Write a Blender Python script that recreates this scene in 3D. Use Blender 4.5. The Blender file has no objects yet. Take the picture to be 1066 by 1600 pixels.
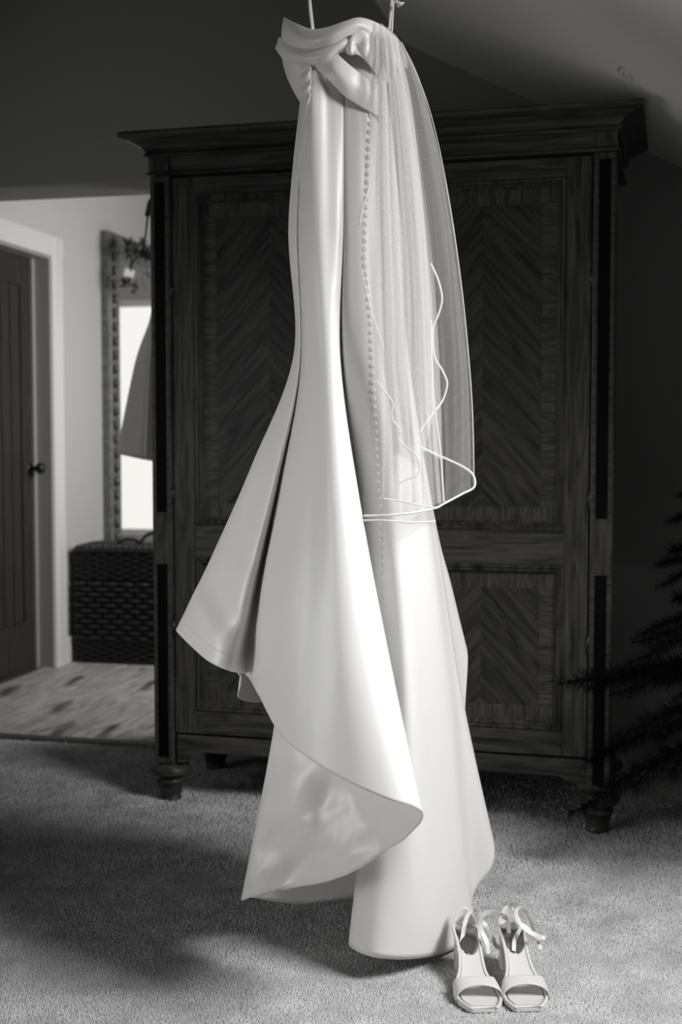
import bpy, bmesh, math, random
import numpy as np
from mathutils import Vector, Matrix, noise
from mathutils.bvhtree import BVHTree
S = bpy.context.scene
C = S.collection
R = random.Random(7)

# ------------------------------------------------------------------ camera
TILT = math.radians(3.29)
FPX = 2000.0
CAM = Vector((0, 0, 1.13))
cd = bpy.data.cameras.new('camera')
cam = bpy.data.objects.new('camera', cd); C.objects.link(cam)
cd.sensor_fit = 'VERTICAL'; cd.sensor_height = 36; cd.lens = 45
cam.location = CAM; cam.rotation_euler = (math.pi/2 - TILT, 0, 0)
cd.dof.use_dof = True; cd.dof.focus_distance = 2.62; cd.dof.aperture_fstop = 3.5
S.camera = cam

# ------------------------------------------------------------------ light
w = bpy.data.worlds.new('world'); S.world = w; w.use_nodes = True
w.node_tree.nodes['Background'].inputs[0].default_value = (1, 1, 1, 1)
w.node_tree.nodes['Background'].inputs[1].default_value = 0.022

def area(name, loc, target, sx, sy, power, spread=180):
    l = bpy.data.lights.new(name, 'AREA'); l.shape = 'RECTANGLE'; l.size = sx; l.size_y = sy
    l.energy = power; l.spread = math.radians(spread)
    o = bpy.data.objects.new(name, l); C.objects.link(o); o.location = loc
    d = Vector(target) - Vector(loc)
    o.rotation_euler = d.to_track_quat('-Z', 'Y').to_euler()
    return o
area('window_daylight', (1.80, 1.42, 2.25), (-0.14, 2.36, 0.12), 0.9, 0.9, 35, 101)
area('fill_left_low', (-2.1, 1.75, 1.0), (0.05, 2.62, 0.85), 0.9, 1.3, 4.4, 68)  # added fill lamp inside the room, lifts the gown's left side; no window here
area('fill_left_side', (-2.3, 3.2, 1.5), (0.0, 4.5, 1.45), 0.6, 1.0, 2.1, 100)  # added lamp without a window, brightens the back wall and the grey gown
S.view_settings.view_transform = 'Standard'; S.view_settings.look = 'None'
S.view_settings.gamma = 1; S.view_settings.exposure = 0.0
S.view_settings.use_curve_mapping = False

# ------------------------------------------------------------------ helpers
def ray(px, py):
    a = (px - 533)/FPX; b = (800 - py)/FPX
    return Vector((a, math.cos(TILT) + math.sin(TILT)*b, -math.sin(TILT) + math.cos(TILT)*b))
def at(px, py, Y):
    r = ray(px, py); return CAM + r*(Y/r.y)

def link(o, parent=None):
    C.objects.link(o)
    if parent: o.parent = parent
    return o
def tag(o, label=None, cat=None, group=None, kind=None):
    for k, v in (('label', label), ('category', cat), ('group', group), ('kind', kind)):
        if v: o[k] = v
    return o
def empty(name, loc=(0, 0, 0), rz=0, **kw):
    o = bpy.data.objects.new(name, None); o.location = loc; o.rotation_euler = (0, 0, rz); link(o)
    o.empty_display_size = .05
    return tag(o, **kw)
def mesh(name, verts, faces, mat, parent=None, smooth=False, **kw):
    m = bpy.data.meshes.new(name); m.from_pydata([tuple(v) for v in verts], [], faces)
    if smooth: m.polygons.foreach_set('use_smooth', [True]*len(m.polygons))
    m.materials.append(mat); m.update()
    o = bpy.data.objects.new(name, m); link(o, parent); return tag(o, **kw)
class MB:
    def __init__(s): s.v = []; s.f = []
    def box(s, x0, x1, y0, y1, z0, z1, M=None):
        n = len(s.v)
        p = [Vector((x, y, z)) for z in (z0, z1) for y in (y0, y1) for x in (x0, x1)]
        if M: p = [M @ q for q in p]
        s.v += p
        s.f += [tuple(n+i for i in q) for q in ((0,2,3,1),(4,5,7,6),(0,1,5,4),(2,6,7,3),(0,4,6,2),(1,3,7,5))]
        return s
    def tube(s, pts, r, n=8, flat=1.0, closed=False, up=Vector((0, 0, 1))):
        pts = [Vector(p) for p in pts]; b = len(s.v); N = len(pts)
        rr = r if isinstance(r, (list, tuple)) else [r]*N
        for i, p in enumerate(pts):
            t = (pts[(i+1) % N] - pts[i-1]) if closed else (pts[min(i+1, N-1)] - pts[max(i-1, 0)])
            t.normalize()
            a = t.cross(up)
            if a.length < 1e-3: a = t.cross(Vector((0, 1, 0)))
            a.normalize(); c = a.cross(t).normalized()
            for k in range(n):
                th = 2*math.pi*k/n
                s.v.append(p + a*(math.cos(th)*rr[i]) + c*(math.sin(th)*rr[i]*flat))
        for i in range(N if closed else N-1):
            j = (i+1) % N
            for k in range(n):
                s.f.append((b+i*n+k, b+j*n+k, b+j*n+(k+1) % n, b+i*n+(k+1) % n))
        if not closed:
            s.f.append(tuple(b+k for k in range(n))); s.f.append(tuple(b+(N-1)*n+k for k in reversed(range(n))))
        return s
    def lathe(s, prof, cx, cy, n=28):
        b = len(s.v)
        for r, z in prof:
            for k in range(n):
                th = 2*math.pi*k/n; s.v.append(Vector((cx+r*math.cos(th), cy+r*math.sin(th), z)))
        for i in range(len(prof)-1):
            for k in range(n):
                s.f.append((b+i*n+k, b+i*n+(k+1) % n, b+(i+1)*n+(k+1) % n, b+(i+1)*n+k))
        s.f.append(tuple(b+k for k in reversed(range(n)))); s.f.append(tuple(b+(len(prof)-1)*n+k for k in range(n)))
        return s
    def prism(s, prof, x0, x1, axis='x', M=None):
        """profile in (a, b) extruded along an axis: x -> (x, a, b); z -> (a, b, z)"""
        n = len(prof); b0 = len(s.v)
        for e in (x0, x1):
            for a, b in prof:
                p = Vector((e, a, b)) if axis == 'x' else (Vector((a, b, e)) if axis == 'z' else Vector((a, e, b)))
                s.v.append(M @ p if M else p)
        for k in range(n):
            s.f.append((b0+k, b0+(k+1) % n, b0+n+(k+1) % n, b0+n+k))
        s.f.append(tuple(b0+k for k in reversed(range(n)))); s.f.append(tuple(b0+n+k for k in range(n)))
        return s
    def build(s, name, mat, parent=None, bevel=0, smooth=False, **kw):
        o = mesh(name, s.v, s.f, mat, parent, smooth, **kw)
        bm = bmesh.new(); bm.from_mesh(o.data); bmesh.ops.recalc_face_normals(bm, faces=bm.faces); bm.to_mesh(o.data); bm.free()
        if bevel:
            m = o.modifiers.new('bevel', 'BEVEL'); m.width = bevel; m.segments = 2; m.limit_method = 'ANGLE'
        return o

def cr(P, t, closed=False):
    n = len(P)
    if closed:
        i = int(math.floor(t)) ; f = t - i; g = lambda k: P[k % n]
    else:
        t = min(max(t, 0), n-1-1e-9); i = int(t); f = t - i; g = lambda k: P[min(max(k, 0), n-1)]
    a, b, c, d = g(i-1), g(i), g(i+1), g(i+2)
    return b + .5*f*(c-a + f*(2*a-5*b+4*c-d + f*(3*(b-c)+d-a)))
def curve(P, n, closed=False):
    P = [Vector(p) for p in P]
    m = len(P) if closed else len(P)-1
    return [cr(P, m*i/(n if closed else n-1), closed) for i in range(n)]
def net(ribs, ns, nt, closed=False, fn=None):
    """smooth surface through ribs of 3-D points. ns samples per rib interval, nt samples along a rib"""
    rows = [curve(r, nt) for r in ribs]; N = len(ribs)
    tot = ns*N if closed else ns*(N-1)+1
    V = []
    for a in range(tot):
        s = a/ns
        for j in range(nt):
            p = cr([rows[k][j] for k in range(N)], s, closed) if False else _cr(rows, s, j, closed)
            if fn: p = fn(p, s, j/(nt-1))
            V.append(p)
    Fc = []
    for a in range(tot if closed else tot-1):
        b = (a+1) % tot
        for j in range(nt-1): Fc.append((a*nt+j, b*nt+j, b*nt+j+1, a*nt+j+1))
    return V, Fc
def _cr(rows, s, j, closed):
    n = len(rows)
    if closed: i = int(math.floor(s)); f = s-i; g = lambda k: rows[k % n][j]
    else:
        s = min(s, n-1-1e-9); i = int(s); f = s-i; g = lambda k: rows[min(max(k, 0), n-1)][j]
    a, b, c, d = g(i-1), g(i), g(i+1), g(i+2)
    return b + .5*f*(c-a + f*(2*a-5*b+4*c-d + f*(3*(b-c)+d-a)))
def solid(o, th, off=0, sub=0):
    m = o.modifiers.new('thick', 'SOLIDIFY'); m.thickness = th; m.offset = off
    if sub:
        m = o.modifiers.new('sub', 'SUBSURF'); m.levels = sub; m.render_levels = sub
    return o

# ------------------------------------------------------------------ materials
def newmat(name):
    m = bpy.data.materials.new(name); m.use_nodes = True
    return m, m.node_tree, m.node_tree.nodes['Principled BSDF']
def g3(v, warm=0.0): return (v*(1+warm), v, v*(1-warm*1.5), 1)
def plain(name, v, rough=.6, metal=0, bump=0, bscale=200, warm=.015, spec=.5, var=0, vscale=4):
    m, nt, b = newmat(name)
    b.inputs['Base Color'].default_value = g3(v, warm); b.inputs['Roughness'].default_value = rough
    b.inputs['Metallic'].default_value = metal; b.inputs['Specular IOR Level'].default_value = spec
    tc = nt.nodes.new('ShaderNodeTexCoord')
    if var:
        n = nt.nodes.new('ShaderNodeTexNoise'); n.inputs['Scale'].default_value = vscale; n.inputs['Detail'].default_value = 6
        nt.links.new(tc.outputs['Object'], n.inputs['Vector'])
        r = nt.nodes.new('ShaderNodeMapRange'); r.inputs[3].default_value = v*(1-var); r.inputs[4].default_value = v*(1+var)
        r.inputs[1].default_value = .3; r.inputs[2].default_value = .7
        nt.links.new(n.outputs['Fac'], r.inputs[0]); nt.links.new(r.outputs[0], b.inputs['Base Color'])
    if bump:
        n = nt.nodes.new('ShaderNodeTexNoise'); n.inputs['Scale'].default_value = bscale; n.inputs['Detail'].default_value = 3
        nt.links.new(tc.outputs['Object'], n.inputs['Vector'])
        bp = nt.nodes.new('ShaderNodeBump'); bp.inputs['Strength'].default_value = bump; bp.inputs['Distance'].default_value = .002
        nt.links.new(n.outputs['Fac'], bp.inputs['Height']); nt.links.new(bp.outputs[0], b.inputs['Normal'])
    return m
def wood(name, lo, hi, angle=0, axis='z', scale=1.0, rough=.42, stripe=0, spec=.2, knots=0, seed=0):
    """grain runs along an axis of the object (z, x or y), tilted by an angle in the front plane"""
    m, nt, b = newmat(name)
    b.inputs['Roughness'].default_value = rough; b.inputs['Specular IOR Level'].default_value = spec
    L = nt.links.new
    tc = nt.nodes.new('ShaderNodeTexCoord'); mp = nt.nodes.new('ShaderNodeMapping')
    mp.inputs['Rotation'].default_value = (0, math.radians(angle), 0); mp.inputs['Location'].default_value = (seed, seed*.7, seed*1.3)
    L(tc.outputs['Object'], mp.inputs[0])
    st = nt.nodes.new('ShaderNodeMapping')
    sc = {'z': (1, 1, .045), 'x': (.045, 1, 1), 'y': (1, .07, 1)}[axis]
    st.inputs['Scale'].default_value = tuple(s*scale for s in sc); L(mp.outputs[0], st.inputs[0])
    ws = nt.nodes.new('ShaderNodeMapping'); wc = {'z': (1, 1, .13), 'x': (.13, 1, 1), 'y': (1, .22, 1)}[axis]
    ws.inputs['Scale'].default_value = tuple(s*scale for s in wc); L(mp.outputs[0], ws.inputs[0])
    n0 = nt.nodes.new('ShaderNodeTexNoise'); n0.inputs['Scale'].default_value = 13; n0.inputs['Detail'].default_value = 3; L(ws.outputs[0], n0.inputs['Vector'])
    ma = nt.nodes.new('ShaderNodeMath'); ma.operation = 'MULTIPLY'; ma.inputs[1].default_value = 16; L(n0.outputs['Fac'], ma.inputs[0])
    fr = nt.nodes.new('ShaderNodeMath'); fr.operation = 'PINGPONG'; fr.inputs[1].default_value = 1; L(ma.outputs[0], fr.inputs[0])
    n1 = nt.nodes.new('ShaderNodeTexNoise'); n1.inputs['Scale'].default_value = 130; n1.inputs['Detail'].default_value = 8; L(st.outputs[0], n1.inputs['Vector'])
    n2 = nt.nodes.new('ShaderNodeTexNoise'); n2.inputs['Scale'].default_value = 30; n2.inputs['Detail'].default_value = 4; L(st.outputs[0], n2.inputs['Vector'])
    mx = nt.nodes.new('ShaderNodeMath'); mx.operation = 'MULTIPLY_ADD'; mx.inputs[1].default_value = .24; L(fr.outputs[0], mx.inputs[0])
    m2 = nt.nodes.new('ShaderNodeMath'); m2.operation = 'MULTIPLY_ADD'; m2.inputs[1].default_value = .72; L(n1.outputs['Fac'], m2.inputs[0])
    m3 = nt.nodes.new('ShaderNodeMath'); m3.operation = 'MULTIPLY'; m3.inputs[1].default_value = .55; L(n2.outputs['Fac'], m3.inputs[0])
    L(m3.outputs[0], m2.inputs[2]); L(m2.outputs[0], mx.inputs[2])
    out = mx.outputs[0]
    if knots:
        kp = nt.nodes.new('ShaderNodeMapping'); kc = {'z': (1, 1, .4), 'x': (.4, 1, 1), 'y': (1, .3, 1)}[axis]
        kp.inputs['Scale'].default_value = kc; L(tc.outputs['Object'], kp.inputs[0])
        vo = nt.nodes.new('ShaderNodeTexNoise'); vo.inputs['Scale'].default_value = knots; vo.inputs['Detail'].default_value = 2; L(kp.outputs[0], vo.inputs['Vector'])
        kr = nt.nodes.new('ShaderNodeMapRange'); kr.inputs[1].default_value = .57; kr.inputs[2].default_value = .68; kr.inputs[3].default_value = 0; kr.inputs[4].default_value = -.6
        L(vo.outputs['Fac'], kr.inputs[0])
        ad = nt.nodes.new('ShaderNodeMath'); ad.operation = 'ADD'; L(out, ad.inputs[0]); L(kr.outputs[0], ad.inputs[1]); out = ad.outputs[0]
    cr_ = nt.nodes.new('ShaderNodeValToRGB')
    cr_.color_ramp.elements[0].position = .15 if knots else .38; cr_.color_ramp.elements[0].color = g3(lo, .03)
    cr_.color_ramp.elements[1].position = .95; cr_.color_ramp.elements[1].color = g3(hi, .03)
    L(out, cr_.inputs[0]); L(cr_.outputs[0], b.inputs['Base Color'])
    bp = nt.nodes.new('ShaderNodeBump'); bp.inputs['Strength'].default_value = .25; bp.inputs['Distance'].default_value = .001
    L(m2.outputs[0], bp.inputs['Height']); L(bp.outputs[0], b.inputs['Normal'])
    return m
def emis(name, strength):
    m, nt, b = newmat(name); b.inputs['Emission Color'].default_value = (1, 1, .98, 1); b.inputs['Emission Strength'].default_value = strength
    b.inputs['Base Color'].default_value = (.1, .1, .1, 1)
    return m
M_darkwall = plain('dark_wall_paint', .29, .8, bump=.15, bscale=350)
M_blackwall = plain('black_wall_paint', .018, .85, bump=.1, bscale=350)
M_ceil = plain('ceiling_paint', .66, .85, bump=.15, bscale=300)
M_soffit = plain('soffit_paint', .30, .85)
M_hallwall = plain('hall_wall_paint', .52, .8, bump=.1, bscale=250)
M_gloss = plain('white_gloss_paint', .72, .35)
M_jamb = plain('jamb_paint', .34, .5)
M_doorw = wood('dark_door_wood', .020, .045, 0, 'z', 1, .5)
M_vert = wood('wardrobe_wood_upright', .002, .066, 0, 'z', 1.0, .40)
M_horz = wood('wardrobe_wood_lengthwise', .002, .066, 0, 'x', 1.0, .40, seed=2)
M_bandh = wood('veneer_cross_grain', .004, .068, 0, 'x', 2.2, .38, seed=5)
M_bandv = wood('veneer_cross_grain_upright', .004, .068, 0, 'z', 2.2, .38, seed=6)
M_chevL = wood('veneer_slanting_right', .0025, .050, -42, 'z', 1.0, .36, seed=3)
M_chevR = wood('veneer_slanting_left', .0025, .050, 42, 'z', 1.0, .36, seed=4)
M_inset = plain('ebonised_inlay', .0015, .6, spec=.08)
M_black = plain('black_metal', .01, .35)
M_oak = [wood('oak_board_%s' % n, .06, a+.10, 0, 'y', .5, .42, knots=7, seed=q) for n, a, q in (('pale', .46, 1), ('mid', .38, 4), ('warm', .42, 9))]
M_thresh = plain('dark_threshold', .07, .5)
M_carpet = plain('carpet', .32, .95, bump=.6, bscale=220, var=.12, vscale=5, spec=.1)
M_pile = plain('carpet_pile', .50, .95, var=.22, vscale=9, spec=.1)
M_wicker = plain('dark_wicker', .014, .5, bump=.5, bscale=150)
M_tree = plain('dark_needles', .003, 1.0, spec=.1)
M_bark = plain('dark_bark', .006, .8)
M_frame = plain('carved_mirror_frame', .13, .45, bump=1.0, bscale=60, var=.4, vscale=40)
M_mirror = plain('mirror_glass', .85, .02, metal=1)
M_shoe = plain('white_leather', .62, .38, bump=.12, bscale=600)
M_shoeside = plain('shoe_lining', .58, .5)
M_pad = plain('silver_heel_pad', .30, .22, metal=.9)
M_buckle = plain('polished_buckle', .6, .15, metal=1)
M_stitch = plain('stitching', .40, .7)
M_window = emis('bright_sky_through_window', 1.0)
M_grey = None
M_hang = plain('pale_wood', .35, .5)
M_leaf = plain('dried_leaf', .03, .7)
M_ribbon = plain('white_ribbon', .75, .4)

def satin(name, v, rough=.36, tl=.13):
    m, nt, b = newmat(name)
    b.inputs['Base Color'].default_value = g3(v, .012); b.inputs['Roughness'].default_value = rough
    b.inputs['Specular IOR Level'].default_value = .55
    b.inputs['Sheen Weight'].default_value = .15
    tc = nt.nodes.new('ShaderNodeTexCoord')
    n = nt.nodes.new('ShaderNodeTexNoise'); n.inputs['Scale'].default_value = 7; n.inputs['Detail'].default_value = 2
    n3 = nt.nodes.new('ShaderNodeTexNoise'); n3.inputs['Scale'].default_value = 900
    mp = nt.nodes.new('ShaderNodeMapping'); mp.inputs['Scale'].default_value = (1.6, 1, .45)
    nt.links.new(tc.outputs['Object'], mp.inputs[0]); nt.links.new(mp.outputs[0], n.inputs['Vector']); nt.links.new(tc.outputs['Object'], n3.inputs['Vector'])
    ad = nt.nodes.new('ShaderNodeMath'); ad.operation = 'MULTIPLY_ADD'; ad.inputs[1].default_value = .012
    nt.links.new(n3.outputs['Fac'], ad.inputs[0]); nt.links.new(n.outputs['Fac'], ad.inputs[2])
    bp = nt.nodes.new('ShaderNodeBump'); bp.inputs['Strength'].default_value = .55; bp.inputs['Distance'].default_value = .006
    nt.links.new(ad.outputs[0], bp.inputs['Height']); nt.links.new(bp.outputs[0], b.inputs['Normal'])
    tr = nt.nodes.new('ShaderNodeBsdfTranslucent'); tr.inputs[0].default_value = g3(v, .012)
    mx = nt.nodes.new('ShaderNodeMixShader'); mx.inputs[0].default_value = tl
    out = nt.nodes['Material Output']
    nt.links.new(b.outputs[0], mx.inputs[1]); nt.links.new(tr.outputs[0], mx.inputs[2]); nt.links.new(mx.outputs[0], out.inputs[0])
    return m
M_satin = satin('ivory_satin', .84)
M_grey = satin('grey_satin', .85, .45, .4)
M_satin2 = satin('ivory_satin_trim', .82, .3)
def tulle(name, op, v=.8):
    m, nt, b = newmat(name)
    out = nt.nodes['Material Output']; nt.nodes.remove(b); L = nt.links.new
    tp = nt.nodes.new('ShaderNodeBsdfTransparent')
    d = nt.nodes.new('ShaderNodeBsdfDiffuse'); d.inputs[0].default_value = g3(v, .012)
    t = nt.nodes.new('ShaderNodeBsdfTranslucent'); t.inputs[0].default_value = g3(v, .012)
    m1 = nt.nodes.new('ShaderNodeMixShader'); m1.inputs[0].default_value = .4; L(d.outputs[0], m1.inputs[1]); L(t.outputs[0], m1.inputs[2])
    # denser where the net is seen edge-on, as woven net is
    lw = nt.nodes.new('ShaderNodeLayerWeight'); lw.inputs[0].default_value = .35
    tc = nt.nodes.new('ShaderNodeTexCoord')
    n = nt.nodes.new('ShaderNodeTexNoise'); n.inputs['Scale'].default_value = 420; n.inputs['Detail'].default_value = 1; L(tc.outputs['Object'], n.inputs['Vector'])
    a = nt.nodes.new('ShaderNodeMath'); a.operation = 'MULTIPLY_ADD'; a.inputs[1].default_value = .34; a.inputs[2].default_value = op; L(lw.outputs['Facing'], a.inputs[0])
    c = nt.nodes.new('ShaderNodeMath'); c.operation = 'MULTIPLY_ADD'; c.inputs[1].default_value = .16; L(n.outputs['Fac'], c.inputs[0]); L(a.outputs[0], c.inputs[2])
    e = nt.nodes.new('ShaderNodeMath'); e.operation = 'SUBTRACT'; e.inputs[1].default_value = .08; e.use_clamp = True; L(c.outputs[0], e.inputs[0])
    m2 = nt.nodes.new('ShaderNodeMixShader'); L(e.outputs[0], m2.inputs[0]); L(tp.outputs[0], m2.inputs[1]); L(m1.outputs[0], m2.inputs[2]); L(m2.outputs[0], out.inputs[0])
    return m
M_tulle = tulle('tulle_single', .045)
M_tulle2 = tulle('tulle_gathered', .24)

# ------------------------------------------------------------------ room frame
RA = math.radians(13)
W0 = Vector((-1.274, 4.78, 0))
RU = Vector((math.cos(RA), -math.sin(RA), 0)); RV = Vector((math.sin(RA), math.cos(RA), 0))
RM = Matrix(((RU.x, RV.x, 0, W0.x), (RU.y, RV.y, 0, W0.y), (0, 0, 1, 0), (0, 0, 0, 1)))
def room(mb, name, mat, **kw): return mb.build(name, mat, kind='structure', **kw)
def place(o): o.matrix_world = RM; return o

# carpet
fl = place(room(MB().box(-2.6, 4.1, -5.6, 0, -.05, 0), 'floor', M_carpet, label='pale cut-pile carpet in the bedroom'))
# tufts of the pile, real geometry
def pile():
    rng = np.random.default_rng(3)
    zones = [(2.15, 2.75, .0042), (2.75, 3.3, .0052), (3.3, 4.9, .0085)]
    P = []; Rr = []
    for y0, y1, st in zones:
        xs = np.arange(-.38*y1, .38*y1, st); ys = np.arange(y0, y1, st)
        X, Y = np.meshgrid(xs, ys); X = X.ravel() + rng.uniform(-.45, .45, X.size)*st; Y = Y.ravel() + rng.uniform(-.45, .45, Y.size)*st
        k = np.abs(X-.02*Y) < .36*Y
        X = X[k]; Y = Y[k]
        rel = (X-W0.x)*RV.x + (Y-W0.y)*RV.y
        k = rel < -.03
        P.append(np.stack([X[k], Y[k]], 1)); Rr.append(np.full(k.sum(), st))
    P = np.concatenate(P); Rr = np.concatenate(Rr); n = len(P)
    th = rng.uniform(0, 2*math.pi, n); V = np.zeros((n, 4, 3))
    for k in range(3):
        a = th + 2*math.pi*k/3
        V[:, k, 0] = P[:, 0] + np.cos(a)*Rr*.72; V[:, k, 1] = P[:, 1] + np.sin(a)*Rr*.72; V[:, k, 2] = -.001
    t2 = rng.uniform(0, 2*math.pi, n); tl = rng.uniform(0, .7, n)*Rr
    V[:, 3, 0] = P[:, 0] + np.cos(t2)*tl; V[:, 3, 1] = P[:, 1] + np.sin(t2)*tl; V[:, 3, 2] = Rr*rng.uniform(.45, 1.15, n)
    b = np.arange(n)[:, None]*4
    F = np.concatenate([b+np.array([[0, 1, 3]]), b+np.array([[1, 2, 3]]), b+np.array([[2, 0, 3]])], 1).reshape(-1, 3)
    m = bpy.data.meshes.new('carpet_pile'); m.vertices.add(n*4); m.vertices.foreach_set('co', V.reshape(-1).astype(np.float32))
    m.loops.add(len(F)*3); m.loops.foreach_set('vertex_index', F.reshape(-1).astype(np.int32))
    m.polygons.add(len(F)); m.polygons.foreach_set('loop_start', np.arange(len(F), dtype=np.int32)*3)
    m.polygons.foreach_set('loop_total', np.full(len(F), 3, dtype=np.int32))
    m.update(calc_edges=True); m.materials.append(M_pile)
    o = bpy.data.objects.new('carpet_pile', m); link(o, fl); o.matrix_parent_inverse = RM.inverted(); tag(o, kind='stuff')
pile()
# hall floor boards
hf = place(room(MB().box(-.56, 2.0, 0, 4.5, -.06, -.014), 'floor', M_thresh, label='knotty pale oak board floor of the hall'))
for i in range(13):
    u0 = -.53 + i*.19; v = -.9 + R.random()*.9
    while v < 4.4:
        ln = R.uniform(1.0, 1.9); a = max(v, .045); b = min(v+ln, 4.4)
        if b > a + .02:
            cx, cy = u0+.095, (a+b)/2
            o = MB().box(u0+.003-cx, u0+.187-cx, a+.001-cy, b-.001-cy, -.015, 0).build('floor_board', R.choice(M_oak), hf, bevel=.002)
            o.location = (cx, cy, 0)
        v += ln
place(room(MB().prism([(-.015, 0), (-.015, .006), (.0, .010), (.035, .010), (.05, .004), (.05, -.01)], -2.6, 2.0), 'trim_1', M_thresh, label='dark threshold strip between carpet and boards'))

# back wall with the opening at the left, and its pale soffit
SL = [(1.40, 2.66), (1.53, 2.47), (2.18, 2.145), (3.95, 1.26)]
bw = MB().prism([(.66, 0), (3.95, 0), (3.95, 1.26), (2.18, 2.145), (1.53, 2.47), (1.40, 2.66), (1.40, 2.9), (.66, 2.9)], 0, .25, 'y')
bw.box(-2.6, .66, 0, .25, 2.062, 2.9)
place(room(bw, 'wall_back', M_darkwall, label='dark painted wall behind the wardrobe and over the hall opening'))
place(room(MB().box(-2.6, .66, .001, .25, 2.052, 2.0625), 'trim_3', M_soffit, label='paler underside of the opening to the hall'))
# sloping ceiling and the side walls
ce = MB()
pr = [(1.40, 2.66), (1.53, 2.47), (2.18, 2.145), (3.95, 1.26), (3.99, 1.33), (2.21, 2.22), (1.59, 2.53), (1.46, 2.70)]
ce.prism(pr, -1.75, .0, 'y')
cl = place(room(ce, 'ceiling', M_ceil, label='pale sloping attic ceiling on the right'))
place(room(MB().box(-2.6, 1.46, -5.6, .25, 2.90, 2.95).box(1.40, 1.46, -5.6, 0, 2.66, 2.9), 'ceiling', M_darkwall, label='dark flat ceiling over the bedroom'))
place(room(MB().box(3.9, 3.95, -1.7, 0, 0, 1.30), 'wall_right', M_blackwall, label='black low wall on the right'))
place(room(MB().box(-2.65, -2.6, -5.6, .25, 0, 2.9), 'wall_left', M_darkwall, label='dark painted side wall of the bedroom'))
# pencil squiggle on the slope
sq = []
def on_slope(px, py):
    r = ray(px, py); d = RM.to_3x3().inverted() @ r; o = RM.inverted() @ CAM
    n = Vector((.325, 0, .65)); p0 = Vector((2.18, 0, 2.145))
    t = (p0-o).dot(n)/d.dot(n); return CAM + r*t
for pts in ([(966, 112), (968, 104), (972, 103), (973, 107)], [(973, 112), (976, 118), (982, 120), (986, 116)], [(988, 122), (987, 126)]):
    mb = MB().tube([RM.inverted() @ (on_slope(*p) - RM.to_3x3() @ Vector((.0012, 0, .0024))) for p in pts], .0009, 5)
    mb.build('scuff_mark', M_soffit, cl)

# hall shell
HU = -.473
hw = MB().box(HU-.12, HU, .25, .60, 0, 2.85).box(HU-.12, HU, 1.42, 4.4, 0, 2.85).box(HU-.12, HU, .60, 1.42, 2.02, 2.85)
place(room(hw, 'wall_hall_left', M_hallwall, label='pale hall wall with the plank door'))
ew = MB().box(HU, -.2, 4.4, 4.5, 0, 2.85).box(.62, 2.0, 4.4, 4.5, 0, 2.85).box(-.2, .62, 4.4, 4.5, 0, .45).box(-.2, .62, 4.4, 4.5, 2.1, 2.85)
place(room(ew, 'wall_hall_end', M_hallwall, label='pale wall at the far end of the hall'))
place(room(MB().box(2.0, 2.05, .25, 4.5, 0, 2.85), 'wall_hall_right', M_hallwall, label='pale wall on the far side of the hall'))
place(room(MB().box(HU-.12, 2.05, .25, 4.5, 2.85, 2.9), 'ceiling', M_hallwall, label='pale ceiling of the hall'))
wn = place(tag(empty('window_1'), kind='structure', label='tall bright window at the end of the hall'))
MB().box(-.2, .62, 4.43, 4.44, .45, 2.1).build('pane', M_window, wn)
MB().box(-.23, -.18, 4.37, 4.41, .42, 2.13).box(.60, .65, 4.37, 4.41, .42, 2.13).box(-.18, .60, 4.37, 4.41, .42, .47).box(-.18, .60, 4.37, 4.41, 2.08, 2.13).build('window_frame', M_gloss, wn, bevel=.004)
hl = area('hall_fill', RM @ Vector((1.6, 1.0, 1.7)), RM @ Vector((HU, 1.9, .9)), .9, 1.2, 30, 160)  # extra lamp added inside the hall to brighten its wall and boards

# door casing, jamb, plank door
tr = MB().prism([(HU, 1.41), (HU+.018, 1.415), (HU+.024, 1.44), (HU+.018, 1.53), (HU, 1.535)], 0, 2.11, 'z')
tr.box(HU, HU+.02, .49, 1.535, 2.01, 2.11).box(HU, HU+.02, .49, .61, 0, 2.01)
place(room(tr, 'trim_2', M_gloss, label='white painted casing round the plank door', bevel=.003))
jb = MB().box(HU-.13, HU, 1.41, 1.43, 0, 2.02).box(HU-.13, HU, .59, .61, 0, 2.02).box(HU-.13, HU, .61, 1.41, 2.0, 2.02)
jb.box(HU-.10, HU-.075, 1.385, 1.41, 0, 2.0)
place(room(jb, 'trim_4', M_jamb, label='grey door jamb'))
dr = place(tag(empty('door_1'), kind='structure', label='dark vertical plank door'))
MB().box(HU-.135, HU-.105, .61, 1.41, .005, 2.0).build('door_leaf', M_doorw, dr)
MB().box(HU-.108, HU-.088, 1.29, 1.41, .005, 2.0).box(HU-.108, HU-.088, .61, .72, .005, 2.0).build('stile', M_doorw, dr, bevel=.003)
MB().box(HU-.108, HU-.088, .72, 1.29, 1.86, 2.0).build('rail', M_doorw, dr, bevel=.003)
MB().box(HU-.108, HU-.088, .72, 1.29, .005, .24).build('rail', M_doorw, dr, bevel=.003)
for i in range(6):
    a = .722 + i*.0947
    MB().box(HU-.106, HU-.092, a, a+.084, .24, 1.86).build('door_board', M_doorw, dr, bevel=.004)
kb = MB().tube([(HU-.09, 1.355, .985), (HU-.045, 1.355, .985)], .010, 12)
for k in range(1): kb.tube([(HU-.05, 1.355, .985), (HU-.045, 1.355, .985), (HU-.03, 1.355, .985), (HU-.015, 1.355, .985), (HU-.008, 1.355, .985)], [.014, .024, .029, .024, .012], 16)
kb.tube([(HU-.09, 1.355, .985), (HU-.084, 1.355, .985)], .027, 16).build('door_knob', M_black, dr, smooth=True)
place(room(MB().box(HU, HU+.015, 1.535, 4.4, 0, .13), 'baseboard_hall', M_gloss, label='white skirting along the hall wall', bevel=.003))

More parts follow.
